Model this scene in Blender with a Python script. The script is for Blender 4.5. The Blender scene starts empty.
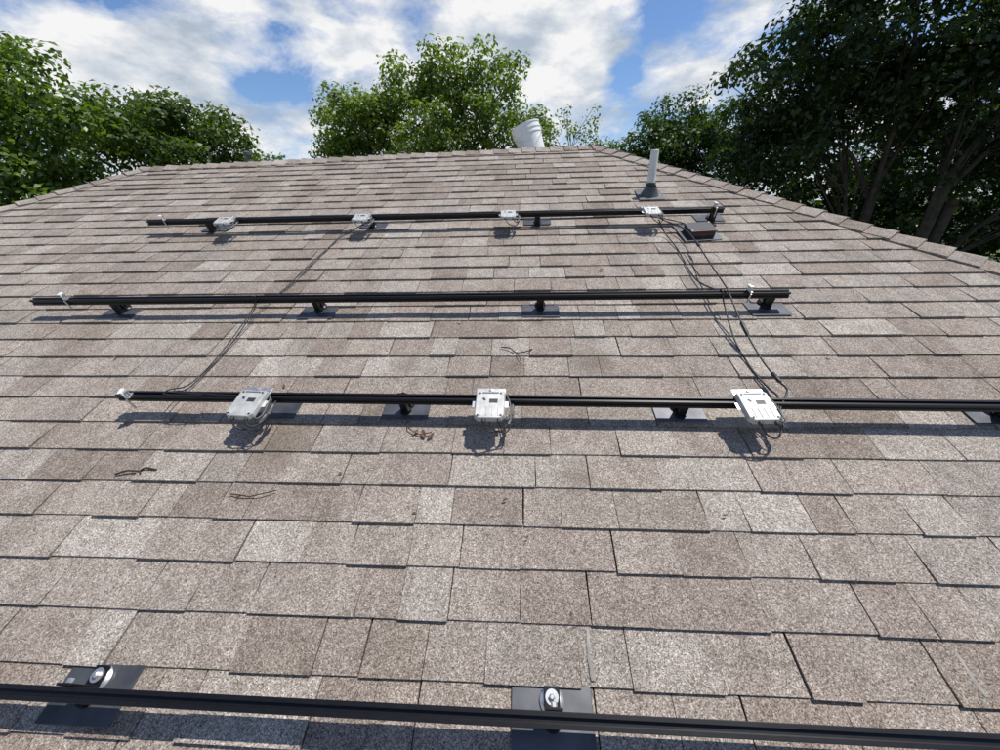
import bpy, math, random
import numpy as np
from mathutils import Vector, Matrix, noise
random.seed(7); rng=np.random.default_rng(11)
scene=bpy.context.scene
PHI=math.radians(22.0)
R=Matrix.Rotation(PHI,4,'X')          # roof frame (u along eave, v up slope, w normal) -> world

# ------------------------------------------------------------------ materials
def mat(name):
    m=bpy.data.materials.new(name); m.use_nodes=True
    nt=m.node_tree; b=nt.nodes['Principled BSDF']; return m,nt,b
def N(nt,t,**k):
    n=nt.nodes.new(t)
    for a,c in k.items(): setattr(n,a,c)
    return n
def ramp(nt,fac,stops,interp='LINEAR'):
    r=N(nt,'ShaderNodeValToRGB'); r.color_ramp.interpolation=interp
    e=r.color_ramp.elements
    while len(e)<len(stops): e.new(.5)
    for i,(p,c) in enumerate(stops):
        e[i].position=p; e[i].color=(c[0],c[1],c[2],1)
    nt.links.new(fac,r.inputs[0]); return r.outputs[0]
def mixc(nt,a,b,fac,mode='MIX'):
    m=N(nt,'ShaderNodeMix',data_type='RGBA',blend_type=mode)
    for s,v in ((m.inputs[6],a),(m.inputs[7],b),(m.inputs[0],fac)):
        if hasattr(v,'is_linked'): nt.links.new(v,s)
        elif isinstance(v,(int,float)): s.default_value=v
        else: s.default_value=(v[0],v[1],v[2],1)
    return m.outputs[2]
def simple(name,col,rough=.5,metal=0,var=.25,scale=30,bump=0,spec=None):
    m,nt,b=mat(name)
    tc=N(nt,'ShaderNodeTexCoord'); no=N(nt,'ShaderNodeTexNoise'); no.inputs['Scale'].default_value=scale; no.inputs['Detail'].default_value=4
    nt.links.new(tc.outputs['Object'],no.inputs['Vector'])
    c=ramp(nt,no.outputs['Fac'],[(.3,[x*(1-var) for x in col]),(.7,[min(1,x*(1+var)) for x in col])])
    nt.links.new(c,b.inputs['Base Color'])
    b.inputs['Roughness'].default_value=rough; b.inputs['Metallic'].default_value=metal
    if spec is not None: b.inputs['Specular IOR Level'].default_value=spec
    if bump:
        bp=N(nt,'ShaderNodeBump'); bp.inputs['Strength'].default_value=bump; bp.inputs['Distance'].default_value=.002
        nt.links.new(no.outputs['Fac'],bp.inputs['Height']); nt.links.new(bp.outputs[0],b.inputs['Normal'])
    return m

def shingle_mat():
    m,nt,b=mat('asphalt_shingle')
    at=N(nt,'ShaderNodeAttribute',attribute_name='tab'); tc=N(nt,'ShaderNodeTexCoord')
    # granules
    v=N(nt,'ShaderNodeTexVoronoi'); v.inputs['Scale'].default_value=420; nt.links.new(tc.outputs['Object'],v.inputs['Vector'])
    sx=N(nt,'ShaderNodeSeparateColor'); nt.links.new(v.outputs['Color'],sx.inputs[0])
    g=ramp(nt,sx.outputs[0],[(0,(.085,.073,.064)),(.16,(.175,.153,.134)),(.45,(.268,.238,.211)),(.7,(.330,.299,.270)),(.88,(.43,.402,.367)),(1,(.56,.53,.49))])
    v2=N(nt,'ShaderNodeTexNoise'); v2.inputs['Scale'].default_value=110; v2.inputs['Detail'].default_value=1; v2.inputs['Roughness'].default_value=.7; nt.links.new(tc.outputs['Object'],v2.inputs['Vector'])
    g2=ramp(nt,v2.outputs['Fac'],[(.3,(.82,.82,.81)),(.5,(1,1,1)),(.7,(1.16,1.16,1.16))])
    c=mixc(nt,g,g2,1,'MULTIPLY')
    c=mixc(nt,c,at.outputs['Color'],1,'MULTIPLY')
    mpn=N(nt,'ShaderNodeMapping'); mpn.inputs['Scale'].default_value=(1.6,.5,1); nt.links.new(tc.outputs['Object'],mpn.inputs['Vector'])
    n=N(nt,'ShaderNodeTexNoise'); n.inputs['Scale'].default_value=2.6; n.inputs['Detail'].default_value=4; n.inputs['Roughness'].default_value=.62; nt.links.new(mpn.outputs[0],n.inputs['Vector'])
    p=ramp(nt,n.outputs['Fac'],[(.3,(.80,.775,.75)),(.5,(1,.99,.98)),(.72,(1.12,1.11,1.10))])
    c=mixc(nt,c,p,1,'MULTIPLY')
    n3=N(nt,'ShaderNodeTexNoise'); n3.inputs['Scale'].default_value=17; n3.inputs['Detail'].default_value=3; nt.links.new(tc.outputs['Object'],n3.inputs['Vector'])
    p3=ramp(nt,n3.outputs['Fac'],[(.32,(.85,.84,.83)),(.55,(1,1,1)),(.75,(1.08,1.08,1.08))])
    c=mixc(nt,c,p3,1,'MULTIPLY')
    # old dirt spots left on the surface
    for (px,py,rad) in ((-.52,1.15,.12),(.32,1.17,.13),(-.9,.72,.16),(.2,.62,.10)):
        sb=N(nt,'ShaderNodeVectorMath',operation='DISTANCE'); nt.links.new(tc.outputs['Object'],sb.inputs[0]); sb.inputs[1].default_value=(px,py,0)
        mr=N(nt,'ShaderNodeMapRange',interpolation_type='SMOOTHSTEP'); nt.links.new(sb.outputs['Value'],mr.inputs[0]); mr.inputs[1].default_value=0; mr.inputs[2].default_value=rad; mr.inputs[3].default_value=1.0; mr.inputs[4].default_value=0
        mm=N(nt,'ShaderNodeMath',operation='MULTIPLY'); nt.links.new(mr.outputs[0],mm.inputs[0]); nt.links.new(n3.outputs['Fac'],mm.inputs[1])
        c=mixc(nt,c,(.12,.095,.068),mm.outputs[0])
    nt.links.new(c,b.inputs['Base Color']); b.inputs['Roughness'].default_value=.92; b.inputs['Specular IOR Level'].default_value=.25
    bp=N(nt,'ShaderNodeBump'); bp.inputs['Strength'].default_value=.5; bp.inputs['Distance'].default_value=.0014
    nt.links.new(sx.outputs[0],bp.inputs['Height']); nt.links.new(bp.outputs[0],b.inputs['Normal'])
    return m
M_SH=shingle_mat()
M_BLK=simple('black_anodised_aluminium',(.009,.009,.010),.36,.4,.2,60)
M_FL=simple('grey_flashing',(.085,.088,.098),.45,.5,.35,14)
M_SIL=simple('mill_aluminium',(.58,.58,.57),.38,.85,.15,60)
M_MIC=simple('cast_grey_metal',(.47,.47,.445),.5,.3,.2,35,.3)
M_MICD=simple('dark_plastic',(.03,.03,.032),.5,0,.3,50)
M_CAB=simple('cable_jacket',(.013,.013,.014),.5,0,.3,50)
M_CABG=simple('grey_cable_jacket',(.11,.11,.11),.5,0,.3,50)
M_PVC=simple('white_pvc',(.68,.68,.65),.4,0,.1,9)
M_LEAD=simple('grey_boot',(.085,.09,.095),.6,.2,.3,20)
M_BKT=simple('white_plastic',(.80,.80,.79),.42,0,.05,6)
M_RED=simple('red_label',(.13,.022,.025),.5,0,.4,40)
M_BARK=simple('bark',(.045,.036,.028),.95,0,.5,9,1)
M_TWIG=simple('twig_bark',(.05,.028,.017),.9,0,.4,60)
M_DRY=simple('dry_leaf',(.11,.06,.032),.8,0,.5,50)
M_CAULK=simple('sealant',(.25,.235,.205),.7,0,.25,30)
M_WALL=simple('stucco',(.45,.42,.37),.9,0,.1,20,.5)
M_TRIM=simple('white_trim',(.7,.7,.68),.5,0,.05,5)
M_GLASS=simple('window_glass',(.03,.04,.05),.08,0,.1,2)

# ------------------------------------------------------------------ mesh helpers
def link(ob): scene.collection.objects.link(ob); return ob
def mesh_ob(name,verts,faces,mats,mi=None,smooth=False,parent=None,mw=None):
    me=bpy.data.meshes.new(name); me.from_pydata([tuple(v) for v in verts],[],faces)
    for m in (mats if isinstance(mats,(list,tuple)) else [mats]): me.materials.append(m)
    if mi: me.polygons.foreach_set('material_index',mi)
    if smooth: me.polygons.foreach_set('use_smooth',[True]*len(me.polygons))
    me.update(); ob=link(bpy.data.objects.new(name,me))
    if parent: ob.parent=parent
    elif mw is not None: ob.matrix_world=mw
    return ob
def empty(name,mw=Matrix.Identity(4)):
    e=bpy.data.objects.new(name,None); e.empty_display_size=.1; link(e); e.matrix_world=mw; return e
def box_geo(c,s,rz=0,rx=0):
    M=Matrix.Translation(c)@Matrix.Rotation(rz,4,'Z')@Matrix.Rotation(rx,4,'X')
    vs=[M@Vector((x*s[0]/2,y*s[1]/2,z*s[2]/2)) for z in(-1,1) for y in(-1,1) for x in(-1,1)]
    fs=[(0,2,3,1),(4,5,7,6),(0,1,5,4),(2,6,7,3),(0,4,6,2),(1,3,7,5)]
    return vs,fs
def box(name,c,s,m,parent=None,bev=.0,rz=0,rx=0,mw=None):
    v,f=box_geo(c,s,rz,rx); ob=mesh_ob(name,v,f,m,parent=parent,mw=mw)
    if bev:
        b=ob.modifiers.new('b','BEVEL'); b.width=bev; b.segments=2
    return ob
def lathe(name,prof,m,parent=None,seg=24,M=Matrix.Identity(4),mw=None,smooth=True,close=True):
    vs=[];fs=[]
    for r,z in prof:
        for i in range(seg):
            a=2*math.pi*i/seg; vs.append(M@Vector((r*math.cos(a),r*math.sin(a),z)))
    for j in range(len(prof)-1):
        for i in range(seg):
            a=j*seg+i;b=j*seg+(i+1)%seg; fs.append((a,b,b+seg,a+seg))
    if close:
        fs.append(tuple(range(seg))[::-1]); fs.append(tuple(range((len(prof)-1)*seg,len(prof)*seg)))
    ob=mesh_ob(name,vs,fs,m,smooth=smooth,parent=parent,mw=mw)
    if smooth:
        e=ob.modifiers.new('e','EDGE_SPLIT'); e.split_angle=math.radians(40)
    return ob
def catmull(P,n=8):
    P=[Vector(p) for p in P]; Q=[P[0]*2-P[1]]+P+[P[-1]*2-P[-2]]; out=[]
    for i in range(1,len(Q)-2):
        for k in range(n):
            t=k/n;a,b,c,d=Q[i-1:i+3]
            out.append(.5*((2*b)+(c-a)*t+(2*a-5*b+4*c-d)*t*t+(3*b-a-3*c+d)*t**3))
    out.append(P[-1]); return out
def tube_geo(pts,rad,seg=6,vs=None,fs=None):
    vs=[] if vs is None else vs; fs=[] if fs is None else fs
    b0=len(vs); up=Vector((0,0,1))
    for i,p in enumerate(pts):
        d=(pts[min(i+1,len(pts)-1)]-pts[max(i-1,0)])
        if d.length<1e-9: d=Vector((0,0,1))
        d.normalize()
        a=d.cross(up); 
        if a.length<.05: a=d.cross(Vector((1,0,0)))
        a.normalize(); b=d.cross(a)
        r=rad[i] if hasattr(rad,'__len__') else rad
        for k in range(seg):
            t=2*math.pi*k/seg; vs.append(p+a*(r*math.cos(t))+b*(r*math.sin(t)))
    for i in range(len(pts)-1):
        for k in range(seg):
            q=b0+i*seg+k;w=b0+i*seg+(k+1)%seg; fs.append((q,w,w+seg,q+seg))
    fs.append(tuple(b0+k for k in range(seg))); fs.append(tuple(b0+(len(pts)-1)*seg+k for k in range(seg))[::-1])
    return vs,fs
def cable(name,lines,r,m,parent=None,mw=None,n=8):
    vs=[];fs=[]
    for L in lines: tube_geo(catmull(L,n),r,6,vs,fs)
    return mesh_ob(name,vs,fs,m,smooth=True,parent=parent,mw=mw)

# ------------------------------------------------------------------ house and roof
house=empty('house')
EXP=.126; V0=.080
VLr,VRr=3.95,4.20            # slope length to ridge at its two ends
UL,UR=-3.74,.74
EAVE=V0-EXP*15
uR=lambda v: UR+.80*(VRr-v)
uL=lambda v: UL-.67*(VLr-v)
TAB=[((.97,.925,.89),5),((1.0,.96,.925),5),((.90,.84,.80),4),((.79,.735,.69),3),((1.08,1.065,1.04),3),((1.18,1.17,1.15),2),((.93,.91,.89),2),((.86,.80,.765),2)]
TABC=[c for c,k in TAB for _ in range(k)]
def slope(name,M,v_lo,v_hi,fl,fr,seed,ridge=None):
    """courses of laminated shingles; M maps slope frame to world"""
    rd=random.Random(seed); vs=[];fs=[];cols=[]
    nrow=int(math.ceil((v_hi-v_lo)/EXP))
    for r in range(nrow):
        va=v_lo+r*EXP; vb=min(va+EXP+.006,v_hi)
        l,rr=min(fl(va),fl(vb)),max(fr(va),fr(vb))
        u=l-rd.random()*.3; tooth=rd.random()<.5; since=0
        wob=rd.uniform(-.0015,.0015); ph=rd.uniform(0,9)
        while u<rr:
            wd=rd.choice((.11,.14,.17,.20,.24,.19,.28)) *rd.uniform(.9,1.1)
            t=.0125 if tooth else .0078
            t*=rd.uniform(.85,1.15)
            gap=.0013 if since<.95 else .0034
            if since>=.95: since=0
            since+=wd
            a,b=u+gap,u+wd-.0006
            sk=rd.uniform(-.002,.002)
            dv=wob+rd.uniform(-.0014,.0014)+.0014*math.sin(u*2.1+ph)-(0.003 if tooth else 0)
            dv2=dv+rd.uniform(-.0012,.0012)
            ub=[min(max(x,fl(va)),fr(va)) for x in (a,b)]; ut=[min(max(x+sk,fl(vb)),fr(vb)) for x in (a,b)]
            if ub[1]-ub[0]>.004 or ut[1]-ut[0]>.004:
                k=len(vs)
                cv=(lambda uu,v: min(v,ridge(uu))) if ridge else (lambda uu,v:v)
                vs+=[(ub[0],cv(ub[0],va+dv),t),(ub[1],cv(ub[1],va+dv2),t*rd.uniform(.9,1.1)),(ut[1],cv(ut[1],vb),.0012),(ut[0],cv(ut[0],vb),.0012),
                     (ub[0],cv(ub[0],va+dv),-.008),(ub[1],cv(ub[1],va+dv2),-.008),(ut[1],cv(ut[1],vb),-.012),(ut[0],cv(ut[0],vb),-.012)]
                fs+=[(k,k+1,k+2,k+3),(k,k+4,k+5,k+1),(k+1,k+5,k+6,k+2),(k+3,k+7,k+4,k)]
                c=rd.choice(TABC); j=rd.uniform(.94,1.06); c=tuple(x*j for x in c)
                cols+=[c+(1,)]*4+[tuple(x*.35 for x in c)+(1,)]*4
            u+=wd; tooth=(not tooth) if rd.random()<.75 else tooth
    hh=v_hi if not ridge else VLr
    k=len(vs)
    vs+=[(fl(v_lo),v_lo,-.009),(fr(v_lo),v_lo,-.009),(fr(hh),hh,-.013),(fl(hh),hh,-.013)]; fs.append((k,k+1,k+2,k+3)); cols+=[(.25,.23,.22,1)]*4
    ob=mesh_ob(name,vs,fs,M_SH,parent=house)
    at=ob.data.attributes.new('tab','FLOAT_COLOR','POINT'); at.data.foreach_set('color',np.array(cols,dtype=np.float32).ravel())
    ob.matrix_world=M; return ob
slope('front_slope_shingles',R,EAVE,VRr,uL,uR,3,ridge=lambda u: VLr+(VRr-VLr)*min(max((u-UL)/(UR-UL),0),1))
PL=R@Vector((UL,VLr,0)); PR=R@Vector((UR,VRr,0))
CL=R@Vector((uL(EAVE),EAVE,0)); CR=R@Vector((uR(EAVE),EAVE,0))
BL=Vector((CL.x,2*PL.y-CL.y,CL.z)); BR=Vector((CR.x,2*PL.y-CR.y,CR.z))
def plane_frame(o,e,top):
    U=(e-o).normalized(); W=U.cross(top-o).normalized(); V=W.cross(U)
    M=Matrix((U,V,W)).transposed().to_4x4(); M.translation=o; return M
def tri(name,o,e,tops,seed):
    M=plane_frame(o,e,min(tops,key=lambda q:q.z)); Mi=M.inverted(); L=(e-o).length
    t=[Mi@q for q in tops]; h=min(q.y for q in t)
    a=min(q.x for q in t); b=max(q.x for q in t)
    slope(name,M,0,h-.01,lambda v:a*v/h,lambda v:L+(b-L)*v/h,seed)
tri('right_slope_shingles',CR,BR,[PR],5)
tri('left_slope_shingles',BL,CL,[PL],6)
tri('back_slope_shingles',BR,BL,[PR,PL],8)
def caps(name,p0,p1,inner1,inner2,seed):
    """overlapping bent caps from p0 (low end) to p1 (high end); inner1/2: points on the adjoining slopes"""
    rd=random.Random(seed); d=(p1-p0).normalized(); L=(p1-p0).length; vs=[];fs=[];cols=[]
    A=[]
    for q in (inner1,inner2):
        a=(q-p0)-d*((q-p0).dot(d)); a.normalize(); n=d.cross(a); 
        if n.z<0:n=-n
        A.append((a,n))
    s=-.03
    while s<L:
        e=min(s+.15,L+.02); hw=.135*rd.uniform(.96,1.04); lo=.024+rd.uniform(-.002,.004); hi=.013
        k=len(vs); jit=rd.uniform(-.006,.006)
        for ss,lf in ((s,lo),(e,hi)):
            p=p0+d*ss
            for th in (0,.011):
                vs+=[p+A[0][0]*(hw+jit)+A[0][1]*(lf*.75-th), p+A[0][0]*hw*.25+A[0][1]*(lf*1.15-th), p+A[1][0]*hw*.25+A[1][1]*(lf*1.15-th), p+A[1][0]*(hw-jit)+A[1][1]*(lf*.75-th)]
        for i in range(3): fs.append((k+i,k+i+1,k+8+i+1,k+8+i)); fs.append((k+i,k+4+i,k+5+i,k+1+i))
        fs+= [(k,k+8,k+12,k+4),(k+3,k+7,k+15,k+11)]
        c=rd.choice(TABC); j=rd.uniform(.9,1.02); cols+=[tuple(x*j for x in c)+(1,)]*16
        s+=.135
    ob=mesh_ob(name,vs,fs,M_SH,parent=house)
    at=ob.data.attributes.new('tab','FLOAT_COLOR','POINT'); at.data.foreach_set('color',np.array(cols,dtype=np.float32).ravel())
caps('right_hip_caps',CR,PR,CL,BR,1); caps('left_hip_caps',CL,PL,CR,BL,2)
caps('back_right_hip_caps',BR,PR,CR,BL,4); caps('back_left_hip_caps',BL,PL,BR,CL,5)
caps('ridge_caps',PL,PR,CR,BL,3)
GZ=-3.6
x0,x1,y0,y1=CL.x+.45,CR.x-.45,CL.y+.45,BL.y-.45
ez=CL.z
vs,fs=box_geo(((x0+x1)/2,(y0+y1)/2,(GZ+ez-.2)/2),(x1-x0,y1-y0,ez-.2-GZ)); mesh_ob('walls',vs,fs,M_WALL,parent=house)
for i,(a,b) in enumerate(((CL,CR),(CR,BR),(BR,BL),(BL,CL))):
    c=(a+b)/2; L=(b-a).length; rz=math.atan2((b-a).y,(b-a).x)
    box('fascia_%d'%i,(c.x,c.y,c.z-.11),(L+.02,.03,.17),M_TRIM,parent=house,rz=rz)
box('soffit',((CL.x+CR.x)/2,(CL.y+BL.y)/2,ez-.17),(CR.x-CL.x-.05,BL.y-CL.y-.05,.02),M_TRIM,parent=house)
for i in range(4):
    wx=x0+1.6+i*(x1-x0-3.2)/3
    for yy,s in ((y0,-1),(y1,1)):
        box('window_%d_%d'%(i,s),(wx,yy+s*.02,GZ+1.6),(1.1,.06,1.2),M_GLASS,parent=house)
        box('window_frame_%d_%d'%(i,s),(wx,yy+s*.012,GZ+1.6),(1.24,.05,1.34),M_TRIM,parent=house)

# ------------------------------------------------------------------ rails
def rail(v,ua,ub,skew=0,w0=.070):
    W,H=.028,.032
    prof=[(-W/2,0),(W/2,0),(W/2,.011),(W/2-.005,.013),(W/2-.005,.020),(W/2,.022),(W/2,H),(.005,H),(.005,H-.010),(-.005,H-.010),(-.005,H),(-W/2,H),(-W/2,.022),(-W/2+.005,.020),(-W/2+.005,.013),(-W/2,.011)]
    L=ub-ua; vs=[];fs=[];n=len(prof)
    for x in (-L/2,L/2):
        for a,b in prof: vs.append((x,a,b))
    for i in range(n): fs.append((i,(i+1)%n,n+(i+1)%n,n+i))
    fs.append(tuple(range(n))[::-1]); fs.append(tuple(range(n,2*n)))
    M=R@Matrix.Translation(((ua+ub)/2,v,w0))@Matrix.Rotation(skew,4,'Z')
    e=empty('mounting_rail',M)
    o=mesh_ob('extrusion',vs,fs,M_BLK,parent=e); b=o.modifiers.new('b','BEVEL'); b.width=.0009; b.segments=2
    return e
rail(2.487,-2.611,1.300); rail(1.549,-2.575,1.262); rail(.882,-1.587,2.9,-.0087); rail(.019,-2.3,2.6)
def clamp(u,v,rot=0,h=.03):
    e=empty('end_clamp',R@Matrix.Translation((u,v,.102))@Matrix.Rotation(rot,4,'Z'))
    box('foot',(0,0,.002),(.016,.030,.004),M_SIL,parent=e,bev=.0006)
    box('upright',(-.006,0,.002+h/2),(.004,.028,h),M_PVC,parent=e,bev=.0006)
    box('lip',(-.011,0,h+.002),(.013,.028,.004),M_PVC,parent=e,bev=.0006)
    lathe('bolt',[(.004,0),(.004,.02),(.006,.02),(.006,.026),(.001,.027)],M_SIL,parent=e,seg=6,smooth=False,M=Matrix.Translation((.003,0,.003)))
    lathe('skirt',[(.004,-.05),(.004,-.001)],M_SIL,parent=e,seg=8,M=Matrix.Translation((-.004,-.019,0)))
clamp(-2.48,2.487,.5);clamp(1.245,2.487,.3);clamp(-2.37,1.549,.2);clamp(1.078,1.549,.2);clamp(-1.52,.887,.25)
def foot(u,v,ve,silver=False,post=True,wd=.185):
    e=empty('flashed_roof_mount',R)
    a=ve-.112; x=wd/2
    vs=[(u-x,a,.0128),(u+x,a,.0128),(u+x,ve+.010,.0040),(u-x,ve+.010,.0040)]
    vs=[Vector(q) for q in vs]+[Vector(q)+Vector((0,0,.0022)) for q in vs]
    pl=mesh_ob('flashing_plate',vs,[(3,2,1,0),(4,5,6,7),(0,1,5,4),(1,2,6,5),(2,3,7,6),(3,0,4,7)],M_FL,parent=e)
    b=pl.modifiers.new('b','BEVEL'); b.width=.001
    if post:
        vp=v+.034
        T=Matrix.Translation((u,vp,.010))
        lathe('sealing_puck',[(.028,0),(.028,.004),(.022,.009),(.020,.010)],M_SIL if silver else M_BLK,parent=e,M=T)
        box('l_foot_base',(u,vp+.004,.0225),(.036,.044,.005),M_BLK,parent=e,bev=.001)
        box('l_foot_upright',(u,v+.0175,.060),(.036,.0052,.076),M_BLK,parent=e,bev=.001)
        lathe('lag_bolt',[(.010,.0),(.010,.002),(.007,.002),(.007,.008),(.004,.0095)],M_SIL if silver else M_BLK,parent=e,seg=6,smooth=False,M=Matrix.Translation((u,vp+.006,.0252)))
        if silver:
            lathe('washer',[(.015,0),(.015,.0015)],M_SIL,parent=e,M=Matrix.Translation((u,vp+.006,.0251)))
        lathe('side_bolt',[(.007,0),(.007,.008),(.003,.009)],M_SIL if silver else M_BLK,parent=e,seg=6,smooth=False,M=Matrix.Translation((u,v+.021,.086))@Matrix.Rotation(-math.pi/2,4,'X'))
        box('post',(u,v+.0,.040),(.027,.026,.060),M_BLK,parent=e,bev=.003)
        lathe('stem_cap',[(.022,.0),(.019,.014)],M_BLK,parent=e,M=Matrix.Translation((u,v,.011)))
for u in (-2.185,-1.03,.110,1.252): foot(u,2.487,2.600)
for u in (-2.145,-1.05,.098,1.195): foot(u,1.549,1.592)
foot(-.979,.905,.962,post=False)
for u,sv in ((-.449,.893),(.596,.884),(1.706,.874),(2.75,.865)): foot(u,sv,.962)
for u in (-1.037,.072,1.2,-2.15): foot(u,.019,.080,True)

# ------------------------------------------------------------------ microinverters
def micro(u,v,rot=0,seed=0,sc=1.0):
    e=empty('microinverter',R@Matrix.Translation((u,v,.103))@Matrix.Rotation(rot,4,'Z')@Matrix.Scale(sc,4))
    W,L=.108,.128
    c=.014; out=[(-W/2+c,-L/2),(W/2-c,-L/2),(W/2,-L/2+c),(W/2,L/2-.006),(W/2-.006,L/2),(-W/2+.006,L/2),(-W/2,L/2-.006),(-W/2,-L/2+c)]
    n=8; vs=[];fs=[]
    for s,z in ((1,0),(1,.005),(.95,.017),(.92,.019)):
        for a,b in out: vs.append((a*s,b*s,z))
    for j in range(3):
        for i in range(n): fs.append((j*n+i,j*n+(i+1)%n,(j+1)*n+(i+1)%n,(j+1)*n+i))
    fs.append(tuple(range(n))[::-1]); fs.append(tuple(range(3*n,4*n)))
    mesh_ob('housing',vs,fs,M_MIC,parent=e)
    box('mount_flange',(0,L/2+.002,.003),(W*1.0,.040,.003),M_SIL,parent=e,bev=.0008)
    box('mount_tab_left',(-W/2-.005,.01,.002),(.014,.03,.003),M_SIL,parent=e,bev=.0008)
    box('mount_tab_right',(W/2+.005,.01,.002),(.014,.03,.003),M_SIL,parent=e,bev=.0008)
    for i in range(4): box('rib_%d'%i,(-.030+.020*i,-.032,.0200),(.0022,.040,.0026),M_MIC,parent=e,bev=.0005)
    box('label',(.012,.014,.0194),(.030,.018,.0008),M_MICD,parent=e)
    box('mark',(-.022,.022,.0194),(.008,.014,.0008),M_MICD,parent=e,rz=.6)
    box('recess',(0,L/2-.012,.0192),(.060,.007,.0008),M_CABG,parent=e)
    for x,y in ((-.038,.05),(.038,.05),(-.04,-.05),(.04,-.05)):
        lathe('screw',[(.004,.018),(.004,.021),(.001,.0215)],M_MICD,parent=e,seg=8,M=Matrix.Translation((x,y,0)))
    lathe('rail_bolt',[(.010,.004),(.010,.006),(.007,.006),(.007,.013),(.003,.014)],M_SIL,parent=e,seg=6,smooth=False,M=Matrix.Translation((0,L/2+.010,0)))
    for x in (-.02,.034):
        lathe('gland',[(.007,0),(.007,.012),(.005,.016)],M_MICD,parent=e,seg=10,M=Matrix.Translation((x,-L/2+.006,.008))@Matrix.Rotation(math.pi/2,4,'X'))
    rd=random.Random(seed+50); q=lambda s=.006: rd.uniform(-s,s)
    cable('leads',[[(.034,-.072,.008),(.044+q(),-.082+q(),-.006),(.060+q(),-.074+q(),-.016),(.072+q(),-.045,-.020),(.073+q(),.0,-.012),(.066,.045,-.008),(.05,.075,-.02)],
                   [(-.02,-.072,.008),(-.005+q(),-.090+q(.01),-.012),(.03+q(),-.095+q(.01),-.028),(.062+q(),-.080+q(),-.032+q()),(.078,-.035,-.022),(.080,.03,-.014),(.085,.068,-.025)]],.0031,M_CAB,parent=e)
    cable('pale_lead',[[(.05,-.05,.0),(.064+q(),-.058+q(),.004),(.074,-.03,-.002),(.070,.02,.002),(.06,.05,.0)]],.0026,M_CABG,parent=e)
    for p,qq in (((.066,-.062,-.018),(.073,-.022,-.018)),((.079,-.02,-.020),(.080,.022,-.015))):
        a,b=Vector(p),Vector(qq); vs,fs=tube_geo([a,a.lerp(b,.1),a.lerp(b,.9),b],[.005,.007,.007,.005],8); mesh_ob('connector',vs,fs,M_CABG,parent=e,smooth=True)
for i,(u,r) in enumerate(((-2.011,.05),(-1.061,-.04),(-.084,.03),(.830,.02))): micro(u,2.43,r,i,.92)
for i,(u,r) in enumerate(((-1.015,-.05),(-.110,.0),(.815,.03))): micro(u,.842,r,i+4)

# ------------------------------------------------------------------ cables on the roof
cable('electrical_cable',[[(-1.02,2.40,.09),(-1.10,2.42,.05),(-1.204,2.40,.018),(-1.25,2.15,.015),(-1.306,1.761,.016),(-1.34,1.60,.06),(-1.345,1.549,.107),(-1.35,1.50,.06),(-1.38,1.259,.016),(-1.405,1.02,.017),(-1.40,.95,.06),(-1.36,.905,.106),(-1.2,.893,.108),(-1.08,.89,.105)],
   [(-1.04,2.38,.09),(-1.14,2.38,.04),(-1.22,2.30,.016),(-1.29,1.98,.015),(-1.33,1.70,.02),(-1.36,1.58,.07),(-1.36,1.549,.106),(-1.362,1.51,.06),(-1.395,1.22,.016),(-1.42,1.03,.017),(-1.42,.95,.07),(-1.37,.89,.110),(-1.22,.888,.110)]],.0026,M_CAB,mw=R)
cable('electrical_cable',[[(.87,2.38,.09),(.93,2.42,.05),(1.0,2.30,.06),(1.013,2.134,.07),(.985,1.80,.10),(.972,1.58,.116),(.968,1.52,.115),(.963,1.318,.085),(.975,1.15,.06),(.985,1.02,.06),(.96,.93,.10),(.91,.86,.09),(.885,.80,.085)],
   [(.86,2.36,.09),(.90,2.30,.03),(.93,2.12,.016),(.93,1.80,.02),(.945,1.60,.08),(.95,1.549,.107),(.955,1.50,.07),(.95,1.30,.017),(.95,1.12,.016),(.96,1.0,.03),(.93,.92,.08),(.89,.84,.10)]],.0037,M_CAB,mw=R)
for a,b in (((.963,1.34,.088),(.966,1.26,.076)),((1.012,2.10,.073),(1.006,2.03,.08)),((.983,1.06,.058),(.985,1.0,.066))):
    a,b=Vector(a),Vector(b); vs,fs=tube_geo([a,a.lerp(b,.1),a.lerp(b,.9),b],[.005,.008,.008,.005],8); mesh_ob('cable_connector',vs,fs,M_CAB,mw=R,smooth=True)
cable('trunk_cable',[[(-2.0,2.47,.06),(-1.7,2.468,.062),(-1.4,2.47,.058),(-1.1,2.470,.06),(-.8,2.468,.055),(-.4,2.47,.06),(-.1,2.468,.06),(.2,2.468,.055),(.6,2.47,.058),(.83,2.468,.06),(1.0,2.44,.04),(1.08,2.36,.04)]],.0030,M_CAB,mw=R)

# ------------------------------------------------------------------ junction box
jb=empty('junction_box',R@Matrix.Translation((1.11,2.31,.008))@Matrix.Rotation(.08,4,'Z'))
box('flashing_plate',(0,.02,.007),(.23,.22,.003),M_FL,parent=jb,bev=.001)
box('base',(0,0,.028),(.155,.115,.042),M_MICD,parent=jb,bev=.006)
box('lid',(0,0,.051),(.165,.125,.008),M_MICD,parent=jb,bev=.004)
box('warning_label',(0,-.0582,.029),(.10,.002,.012),M_RED,parent=jb)
box('lid_label',(.0,-.045,.0555),(.10,.014,.001),M_RED,parent=jb)
for x in(-.07,.07):
    for y in(-.05,.05): lathe('lid_screw',[(.004,.055),(.004,.057),(.001,.0575)],M_SIL,parent=jb,seg=8,M=Matrix.Translation((x,y,0)))
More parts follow.
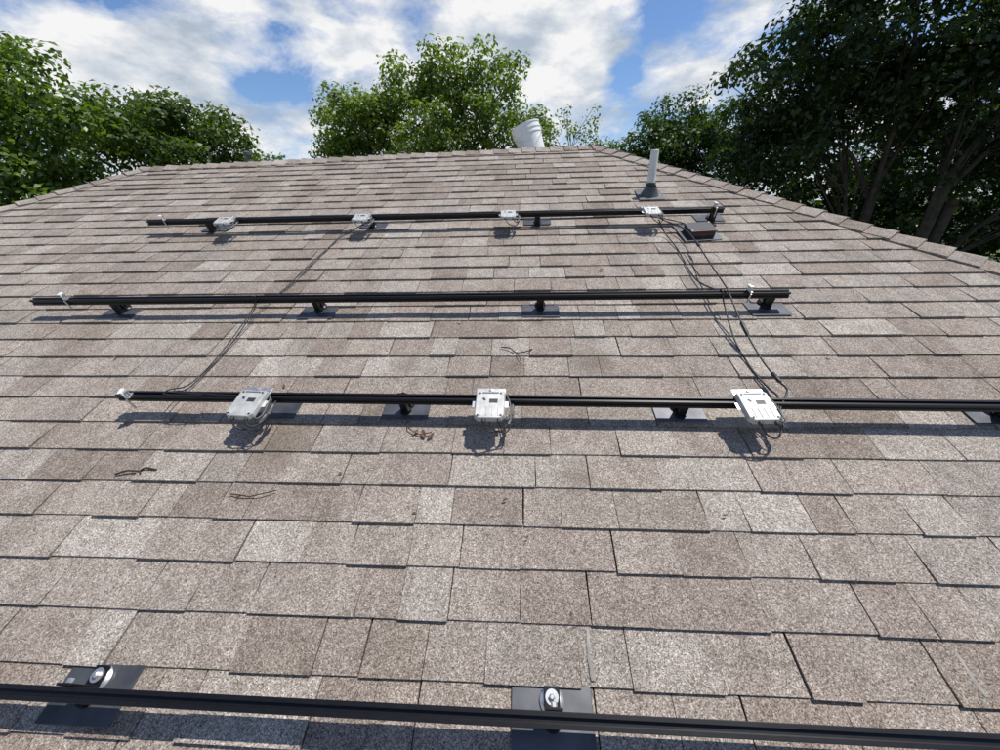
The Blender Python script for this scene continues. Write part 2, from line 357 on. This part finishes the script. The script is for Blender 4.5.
# ------------------------------------------------------------------ vent pipe (stands plumb)
b=R@Vector((.955,2.934,.004))
vp=empty('vent_pipe',Matrix.Translation(b))
lathe('pipe',[(.028,-.03),(.028,.298),(.026,.300),(.0235,.300),(.0235,.15)],M_PVC,parent=vp,seg=28,close=False)
fl=empty('boot',Matrix.Identity(4)); fl.parent=vp
bpy.context.view_layer.update()
fl.matrix_world=Matrix.Translation(b)@Matrix.Rotation(PHI,4,'X')
box('flange',(0,.01,.011),(.18,.19,.003),M_LEAD,parent=fl,bev=.001)
lathe('cone',[(.066,.012),(.060,.020),(.045,.052),(.035,.075)],M_LEAD,parent=fl,M=Matrix.Translation((0,.004,0)),close=False)
lathe('collar',[(.033,.055),(.037,.070),(.034,.090),(.0275,.092)],M_MICD,parent=vp,close=False)
# ------------------------------------------------------------------ bucket standing over the ridge
BM=Matrix.Translation(R@Vector((.155,4.22,0))+Vector((0,.10,-.135)))@Matrix.Rotation(math.radians(-19),4,'Y')@Matrix.Rotation(math.radians(-8),4,'X')
bk=empty('plastic_bucket',BM)
lathe('shell',[(.118,0),(.122,.004),(.136,.26),(.142,.262),(.142,.275),(.138,.278),(.139,.30),(.145,.302),(.145,.315),(.140,.317),(.141,.345),(.147,.348),(.147,.358),(.137,.358),(.134,.30),(.118,.008)],M_BKT,parent=bk,seg=40,close=False)
lathe('base',[(.117,.003),(.117,.006)],M_BKT,parent=bk,seg=40)
for s in(-1,1): lathe('handle_boss',[(.016,0),(.014,.010)],M_BKT,parent=bk,seg=12,M=Matrix.Translation((s*.138,0,.29))@Matrix.Rotation(s*math.pi/2,4,'Y'))
cable('wire_handle',[[(math.cos(a)*.152,-math.sin(a)*.16,.29-.10*math.sin(a)) for a in [math.pi*i/10 for i in range(11)]]],.0018,M_SIL,parent=bk)
cable('loose_wire',[[R@Vector((.28,4.16,.05)),R@Vector((.40,4.09,.035)),R@Vector((.52,4.12,.05)),R@Vector((.58,4.22,.11)),R@Vector((.66,4.25,.09)),R@Vector((.72,4.21,.05))]],.003,M_CAB)
sp=empty('flue_pipe',Matrix.Translation((-3.0,4.16,1.32)))
lathe('pipe',[(.022,-.05),(.022,.30)],M_LEAD,parent=sp,seg=16)
lathe('rain_cap',[(.022,.30),(.036,.305),(.036,.33),(.01,.345)],M_LEAD,parent=sp,seg=16)

# ------------------------------------------------------------------ debris and sealant
def twig(pts,r,name='twig'): cable(name,[[(a,b,.013+.005*(i%2)) for i,(a,b) in enumerate(pts)]],r,M_TWIG,mw=R,n=4)
twig([(-1.43,.602),(-1.39,.614),(-1.35,.616),(-1.33,.626),(-1.29,.622)],.0036); twig([(-1.35,.617),(-1.335,.605)],.0025)
twig([(-.97,.537),(-.93,.532),(-.90,.530),(-.86,.537),(-.82,.552)],.0022); twig([(-.93,.532),(-.945,.521)],.0018)
twig([(-.09,1.262),(-.05,1.25),(-.02,1.225),(.03,1.23),(.05,1.25)],.0028); twig([(-.02,1.226),(-.01,1.20),(.0,1.17)],.0022)
twig([(-.43,.84),(-.42,.81),(-.38,.785),(-.33,.79)],.0022)
def leafbit(u,v,s,rot,m=M_DRY,name='fallen_leaf'):
    pts=[(-1,0,0),(-.4,.38,.25),(.4,.3,.15),(1,.02,.3),(.4,-.34,.2),(-.45,-.35,.1),(0,0,-.02)]
    M=R@Matrix.Translation((u,v,.015))@Matrix.Rotation(rot,4,'Z')@Matrix.Scale(s,4)
    mesh_ob(name,pts,[(6,0,5),(6,5,4),(6,4,3),(6,3,2),(6,2,1),(6,1,0)],m,mw=M)
for u,v,s in ((-.36,.785,.022),(-.33,.775,.018),(-.39,.795,.015),(-.05,.535,.010),(-.335,.486,.008),(-1.0,1.02,.012),(.33,.95,.012),(-.62,.62,.009),(.62,.50,.008),(-.3,1.45,.012),(.45,1.9,.016),(-.75,2.2,.016),(1.3,1.2,.012),(-1.9,1.2,.014),(.02,.42,.007),(-.33,.57,.007),(.9,.33,.005),(-.7,.3,.005)):
    leafbit(u,v,s,random.uniform(0,6))
for (u,v,l,wd) in ((.170,.148,.110,.010),(1.044,.150,.11,.009)):
    vs=[];fs=[];n=14
    for i in range(n+1):
        t=i/n; x=u+.002*math.sin(t*7+u*9); hw=wd/2*(.5+.8*abs(noise.noise(Vector((t*4,u*7,0)))))+.001
        y=v-l/2+l*t; rowpos=((y-V0)%EXP)/EXP; z=.0128*(1-rowpos)+.0018
        vs+=[(x-hw,y,z-.001),(x,y,z+.0006),(x+hw,y,z-.001)]
    for i in range(n): k=i*3; fs+=[(k,k+1,k+4,k+3),(k+1,k+2,k+5,k+4)]
    mesh_ob('sealant_smear',vs,fs,M_CAULK,smooth=True,mw=R)

# ------------------------------------------------------------------ ground
gm,nt,bb=mat('grass')
tc=N(nt,'ShaderNodeTexCoord'); no=N(nt,'ShaderNodeTexNoise'); no.inputs['Scale'].default_value=.8; no.inputs['Detail'].default_value=8; nt.links.new(tc.outputs['Object'],no.inputs['Vector'])
nt.links.new(ramp(nt,no.outputs['Fac'],[(.3,(.035,.06,.016)),(.55,(.06,.09,.025)),(.75,(.12,.11,.05))]),bb.inputs['Base Color']); bb.inputs['Roughness'].default_value=1
mesh_ob('ground',[(-600,-600,GZ),(600,-600,GZ),(600,600,GZ),(-600,600,GZ)],[(0,1,2,3)],gm)

# ------------------------------------------------------------------ trees
lm,nt,bb=mat('foliage')
at=N(nt,'ShaderNodeAttribute',attribute_name='leafcol')
df=N(nt,'ShaderNodeBsdfDiffuse'); nt.links.new(at.outputs['Color'],df.inputs['Color'])
gl=N(nt,'ShaderNodeBsdfGlossy'); gl.inputs['Roughness'].default_value=.42; gl.inputs['Color'].default_value=(.9,.95,1,1)
m0=N(nt,'ShaderNodeMixShader'); m0.inputs[0].default_value=.045; nt.links.new(df.outputs[0],m0.inputs[1]); nt.links.new(gl.outputs[0],m0.inputs[2])
tr=N(nt,'ShaderNodeBsdfTranslucent'); tcol=mixc(nt,at.outputs['Color'],(1.6,1.9,.5),1,'MULTIPLY'); nt.links.new(tcol,tr.inputs['Color'])
ms=N(nt,'ShaderNodeMixShader'); ms.inputs[0].default_value=.35
nt.links.new(m0.outputs[0],ms.inputs[1]); nt.links.new(tr.outputs[0],ms.inputs[2])
nt.links.new(ms.outputs[0],nt.nodes['Material Output'].inputs['Surface']); nt.nodes.remove(bb)

def leaves_mesh(name,centres,radii,per,size,cols,parent,seed,flat=.7):
    r=np.random.default_rng(seed)
    C=np.array(centres); RR=np.array(radii); n=len(C); cnt=np.maximum(4,(per*(RR/RR.mean())**2).astype(int))
    idx=np.repeat(np.arange(n),cnt); m=len(idx)
    d=r.normal(size=(m,3)); d/=np.linalg.norm(d,axis=1)[:,None]
    rad=r.random(m)**(.45)
    P=C[idx]+d*(RR[idx]*rad)[:,None]*np.array([1,1,flat])
    nrm=d*.7+r.normal(size=(m,3))*.55+np.array([0,0,.65]); nrm/=np.linalg.norm(nrm,axis=1)[:,None]
    a=np.cross(nrm,r.normal(size=(m,3))); a/=np.linalg.norm(a,axis=1)[:,None]; b=np.cross(nrm,a)
    s=(size*r.uniform(.65,1.3,m))[:,None]
    V=np.empty((m,4,3)); V[:,0]=P-a*s*.5; V[:,1]=P+b*s*.27+nrm*s*.06; V[:,2]=P+a*s*.5-nrm*s*.05; V[:,3]=P-b*s*.27+nrm*s*.06
    me=bpy.data.meshes.new(name); me.vertices.add(m*4); me.vertices.foreach_set('co',V.ravel().astype(np.float32))
    me.loops.add(m*4); me.loops.foreach_set('vertex_index',np.arange(m*4,dtype=np.int32))
    me.polygons.add(m); me.polygons.foreach_set('loop_start',np.arange(0,m*4,4,dtype=np.int32)); me.polygons.foreach_set('loop_total',np.full(m,4,dtype=np.int32))
    me.update(calc_edges=True); me.validate()
    cc=np.array(cols); k=r.random(n)[idx]*.55+r.random(m)*.45
    col=cc[0][None]*(1-k[:,None])+cc[1][None]*k[:,None]; col*=r.uniform(.75,1.25,m)[:,None]
    col=np.concatenate([col,np.ones((m,1))],1)
    at=me.attributes.new('leafcol','FLOAT_COLOR','POINT'); at.data.foreach_set('color',np.repeat(col,4,axis=0).astype(np.float32).ravel())
    me.materials.append(lm); ob=link(bpy.data.objects.new(name,me)); ob.parent=parent; return m
def tree(name,base,lobes,nclump,per,lsize,cols,seed,crad=(.3,.6),trunk_r=.2,stems=1,shell=.45,forkh=(.42,.55),limb=.45):
    rd=random.Random(seed); e=empty(name); vs=[];fs=[]; base=Vector(base)
    cs=[];rs=[]
    vol=[l[1][0]*l[1][1]*l[1][2] for l in lobes]; vol=[v**.7 for v in vol]
    top=max(l[0][2] for l in lobes)
    forks=[]
    for s in range(stems):
        b=base+Vector((rd.uniform(-.5,.5),rd.uniform(-.4,.4),0))*(stems>1)
        f=b+Vector((rd.uniform(-.5,.5),rd.uniform(-.5,.5),(top-base.z)*rd.uniform(*forkh)))
        mid=b.lerp(f,.5)+Vector((rd.uniform(-.15,.15),rd.uniform(-.15,.15),0))
        p=catmull([b,mid,f],6); tube_geo(p,[trunk_r*(1.25 if i==0 else 1-.45*i/len(p)) for i in range(len(p))],10,vs,fs); forks.append((f,p))
    limbs=[]
    for (c,r) in lobes:
        c=Vector(c); f,p=min(forks,key=lambda q:(q[0]-c).length); 
        st=p[rd.randint(len(p)//2,len(p)-1)]
        mid=st.lerp(c,.5)+Vector((rd.uniform(-.3,.3),rd.uniform(-.3,.3),rd.uniform(0,.4)))
        q=catmull([st,mid,c],6); tube_geo(q,[trunk_r*limb*(1-.8*i/len(q)) for i in range(len(q))],7,vs,fs); limbs.append(q)
    for k in range(nclump):
        i=rd.choices(range(len(lobes)),vol)[0]; c,r=lobes[i]
        d=Vector((rd.gauss(0,1),rd.gauss(0,1),rd.gauss(0,1))).normalized(); q=rd.random()**shell
        p=Vector((c[0]+d.x*r[0]*q,c[1]+d.y*r[1]*q,c[2]+d.z*r[2]*q))
        p+=Vector(noise.noise_vector(p*.8))*.4
        cs.append(tuple(p)); rs.append(rd.uniform(*crad))
        if rd.random()<.3:
            L=limbs[i]; st=L[rd.randint(2,len(L)-1)]; mid=st.lerp(p,.5)+Vector((rd.uniform(-.15,.15),rd.uniform(-.15,.15),rd.uniform(-.05,.2)))
            q=catmull([st,mid,p],3); tube_geo(q,[trunk_r*.09*(1-.8*j/len(q))+.003 for j in range(len(q))],4,vs,fs)
    mesh_ob('trunk_and_limbs',vs,fs,M_BARK,smooth=True,parent=e)
    leaves_mesh('crown',cs,rs,per,lsize,cols,e,seed+100); return e
G1=((.085,.135,.020),(.18,.235,.045)); G2=((.016,.031,.008),(.040,.066,.017)); G3=((.065,.115,.020),(.15,.205,.040)); GB=((.032,.060,.014),(.072,.11,.026))
tree('broadleaf_tree',(-2.8,12.8,GZ),[((-2.6,12.6,3.0),(1.8,1.7,1.6)),((-4.8,12.7,2.9),(1.5,1.5,1.3)),((-.9,12.6,3.1),(1.6,1.5,1.4)),((-2.7,12.8,4.1),(1.3,1.2,1.1)),((-1.5,12.6,4.4),(1.3,1.2,.9)),((-5.7,12.5,2.2),(1.0,1.2,1.0)),((.2,12.5,2.6),(1.0,1.2,.9)),((-3,12.6,1.6),(3.4,1.6,1.1)),((-4.4,12.6,3.7),(.9,1,.6))],370,100,.13,G1,21,crad=(.25,.55))
tree('broadleaf_tree',(-12.2,8.4,GZ),[((-12.4,8.4,3.4),(2.6,2.2,1.9)),((-10.2,8.7,2.6),(1.6,1.7,1.3)),((-13.5,7.5,1.5),(3,2.2,2.0)),((-10.6,8.4,1.0),(2.4,1.8,1.5)),((-11.6,8.5,4.7),(1.4,1.4,1.1)),((-14.5,8,4),(2,2,2))],430,110,.15,G3,22,crad=(.3,.65),trunk_r=.28)
tree('broadleaf_tree',(-9.4,11.2,GZ),[((-9.4,11,2.6),(1.7,1.6,1.3)),((-8.3,11.2,1.8),(1.4,1.5,1.1)),((-10.5,11.3,3.1),(1.4,1.4,1.2))],170,100,.14,((.045,.08,.016),(.10,.145,.032)),23)
tree('broadleaf_tree',(-10.9,15.8,GZ),[((-10.9,15.6,2.0),(1.2,1.2,1.0)),((-11.9,15.8,1.8),(1.2,1.2,1.1)),((-9.9,16,1.5),(.9,1,.7))],90,90,.14,G1,24)
tree('sparse_tree',(1.7,14,GZ),[((1.6,13.8,2.9),(1.2,1.0,1.2)),((2.4,14,2.5),(1.0,.9,1.0))],60,14,.12,G3,25,crad=(.2,.4),trunk_r=.09)
tree('broadleaf_tree',(5.6,15.8,GZ),[((5.0,15.6,3.0),(1.5,1.4,1.2)),((6.6,15.7,3.3),(1.5,1.4,1.2)),((5.7,15.6,2.0),(2.5,1.6,1.3)),((4.0,15.8,2.4),(.9,1.2,.9))],210,100,.14,GB,26)
tree('live_oak_tree',(8.6,9.0,GZ),[((6.4,9.6,3.7),(1.8,2.0,1.7)),((8.6,9.2,4.8),(2.4,2.2,1.7)),((5.9,10.2,2.4),(1.3,1.6,1.2)),((10.8,8.8,3.8),(2.4,2.2,2.0)),((8.2,9.8,3.0),(2.2,1.5,1.0)),((12,8.5,2.2),(2.0,2.0,1.6)),((13,9,4.5),(2.4,2.4,2.4)),((6.8,9.0,5.4),(1.5,1.5,1.0)),((9.8,9.9,1.4),(1.8,1.2,1.0))],660,112,.13,G2,27,crad=(.28,.6),trunk_r=.16,stems=3,forkh=(.5,.6),limb=.36)
tree('live_oak_tree',(11.5,14.5,GZ),[((9.0,13.8,2.6),(2.6,1.8,2.4)),((12.5,14,2.8),(2.8,1.8,2.6)),((16,13.5,2.8),(2.8,2,2.8)),((7.6,14.2,1.2),(1.6,1.5,1.5)),((10.8,13.6,.3),(2.6,1.6,1.6)),((14.5,12.8,.2),(2.8,1.8,1.8)),((18,12,1),(2.5,2,2.5))],420,75,.20,G2,29,crad=(.4,.8),trunk_r=.2,stems=2)
e=empty('hedge'); cs=[];rs=[]; rd=random.Random(9)
for k in range(420):
    t=rd.random(); cs.append((7+t*18+rd.uniform(-.5,.5),16.5-t*7+rd.uniform(-1.0,1.0),rd.uniform(GZ,.9+.5*math.sin(t*9)))); rs.append(rd.uniform(.45,.8))
leaves_mesh('hedge_leaves',cs,rs,45,.24,G2,e,91)

# ------------------------------------------------------------------ light
sd=(R@Vector((.047,.065,.12,0))).to_3d().normalized()
el=math.asin(sd.z); az=math.atan2(sd.x,sd.y)
sl=bpy.data.lights.new('sun','SUN'); sl.energy=5.0; sl.angle=math.radians(.5); sl.color=(1,.955,.89)
so=link(bpy.data.objects.new('sun',sl)); so.rotation_euler=(-sd).to_track_quat('-Z','Y').to_euler()
wd=bpy.data.worlds.new('World'); scene.world=wd; wd.use_nodes=True; nt=wd.node_tree
bg=nt.nodes['Background']; bg.inputs['Strength'].default_value=.1
sk=N(nt,'ShaderNodeTexSky',sky_type='NISHITA'); sk.sun_disc=False; sk.sun_elevation=el; sk.sun_rotation=az; sk.air_density=1.0; sk.dust_density=.3; sk.ozone_density=3
tc=N(nt,'ShaderNodeTexCoord'); mp=N(nt,'ShaderNodeMapping'); mp.inputs['Scale'].default_value=(1,1,2.0); mp.inputs['Location'].default_value=(3.1,.4,1.2)
nt.links.new(tc.outputs['Generated'],mp.inputs['Vector'])
no=N(nt,'ShaderNodeTexNoise'); no.inputs['Scale'].default_value=4.2; no.inputs['Detail'].default_value=7; no.inputs['Roughness'].default_value=.6; no.inputs['Distortion'].default_value=.2
nt.links.new(mp.outputs[0],no.inputs['Vector'])
acc=no.outputs['Fac']
# weather systems: where cloud banks and clear gaps stand in the sky (world directions)
for (p,rad,amp) in (((.288,.907,.315),.12,-.20),((-.51,.838,.20),.10,-.14),((.20,.950,.225),.07,-.18),((-.44,.86,.31),.05,-.12),((-.63,.73,.33),.10,-.2),
                    ((-.14,.942,.28),.48,.20),((.11,.948,.30),.13,.08),((.345,.909,.23),.16,.14),((-.60,.753,.24),.22,.14)):
    dn=N(nt,'ShaderNodeVectorMath',operation='DISTANCE'); nt.links.new(tc.outputs['Generated'],dn.inputs[0]); dn.inputs[1].default_value=p
    mr=N(nt,'ShaderNodeMapRange',interpolation_type='SMOOTHSTEP'); nt.links.new(dn.outputs['Value'],mr.inputs[0]); mr.inputs[1].default_value=0; mr.inputs[2].default_value=rad; mr.inputs[3].default_value=amp; mr.inputs[4].default_value=0
    ad=N(nt,'ShaderNodeMath',operation='ADD'); nt.links.new(acc,ad.inputs[0]); nt.links.new(mr.outputs[0],ad.inputs[1]); acc=ad.outputs[0]
mask=ramp(nt,acc,[(.43,(0,0,0)),(.51,(.5,.5,.5)),(.59,(1,1,1))])
n2=N(nt,'ShaderNodeTexNoise'); n2.inputs['Scale'].default_value=6.5; n2.inputs['Detail'].default_value=6; n2.inputs['Roughness'].default_value=.58
mp2=N(nt,'ShaderNodeMapping'); mp2.inputs['Scale'].default_value=(1,1,2.2); mp2.inputs['Location'].default_value=(7,3,0); nt.links.new(tc.outputs['Generated'],mp2.inputs['Vector']); nt.links.new(mp2.outputs[0],n2.inputs['Vector'])
cc=ramp(nt,n2.outputs['Fac'],[(.34,(.47,.55,.66)),(.46,(.72,.77,.84)),(.56,(1,1,1))])
cl=mixc(nt,cc,(9.2,9.2,9.2),1,'MULTIPLY')
sp_=N(nt,'ShaderNodeSeparateXYZ'); nt.links.new(tc.outputs['Generated'],sp_.inputs[0])
thin=ramp(nt,sp_.outputs[2],[(.40,(1,1,1)),(.60,(.12,.12,.12))])
mk=mixc(nt,mask,thin,1,'MULTIPLY')
skb=mixc(nt,sk.outputs[0],(.95,1.10,1.30),1,'MULTIPLY')
nt.links.new(mixc(nt,skb,cl,mk),bg.inputs['Color'])

# ------------------------------------------------------------------ camera
u_=Vector((.99845,.00133,-.05555));v_=Vector((.03918,-.72573,.68686));w_=Vector((-.0394,-.68797,-.72467))
cx=Vector((u_.x,v_.x,w_.x));cy=-Vector((u_.y,v_.y,w_.y));cz=-Vector((u_.z,v_.z,w_.z))
CM=Matrix((cx,cy,cz)).transposed().to_4x4(); CM.translation=Vector((0,0,1.16))
cam=bpy.data.cameras.new('camera'); cam.sensor_width=36; cam.lens=13.5; cam.clip_start=.02; cam.clip_end=3000
co=link(bpy.data.objects.new('camera',cam)); co.matrix_world=R@CM; scene.camera=co
scene.view_settings.view_transform='Standard'; scene.view_settings.look='None'; scene.view_settings.exposure=0
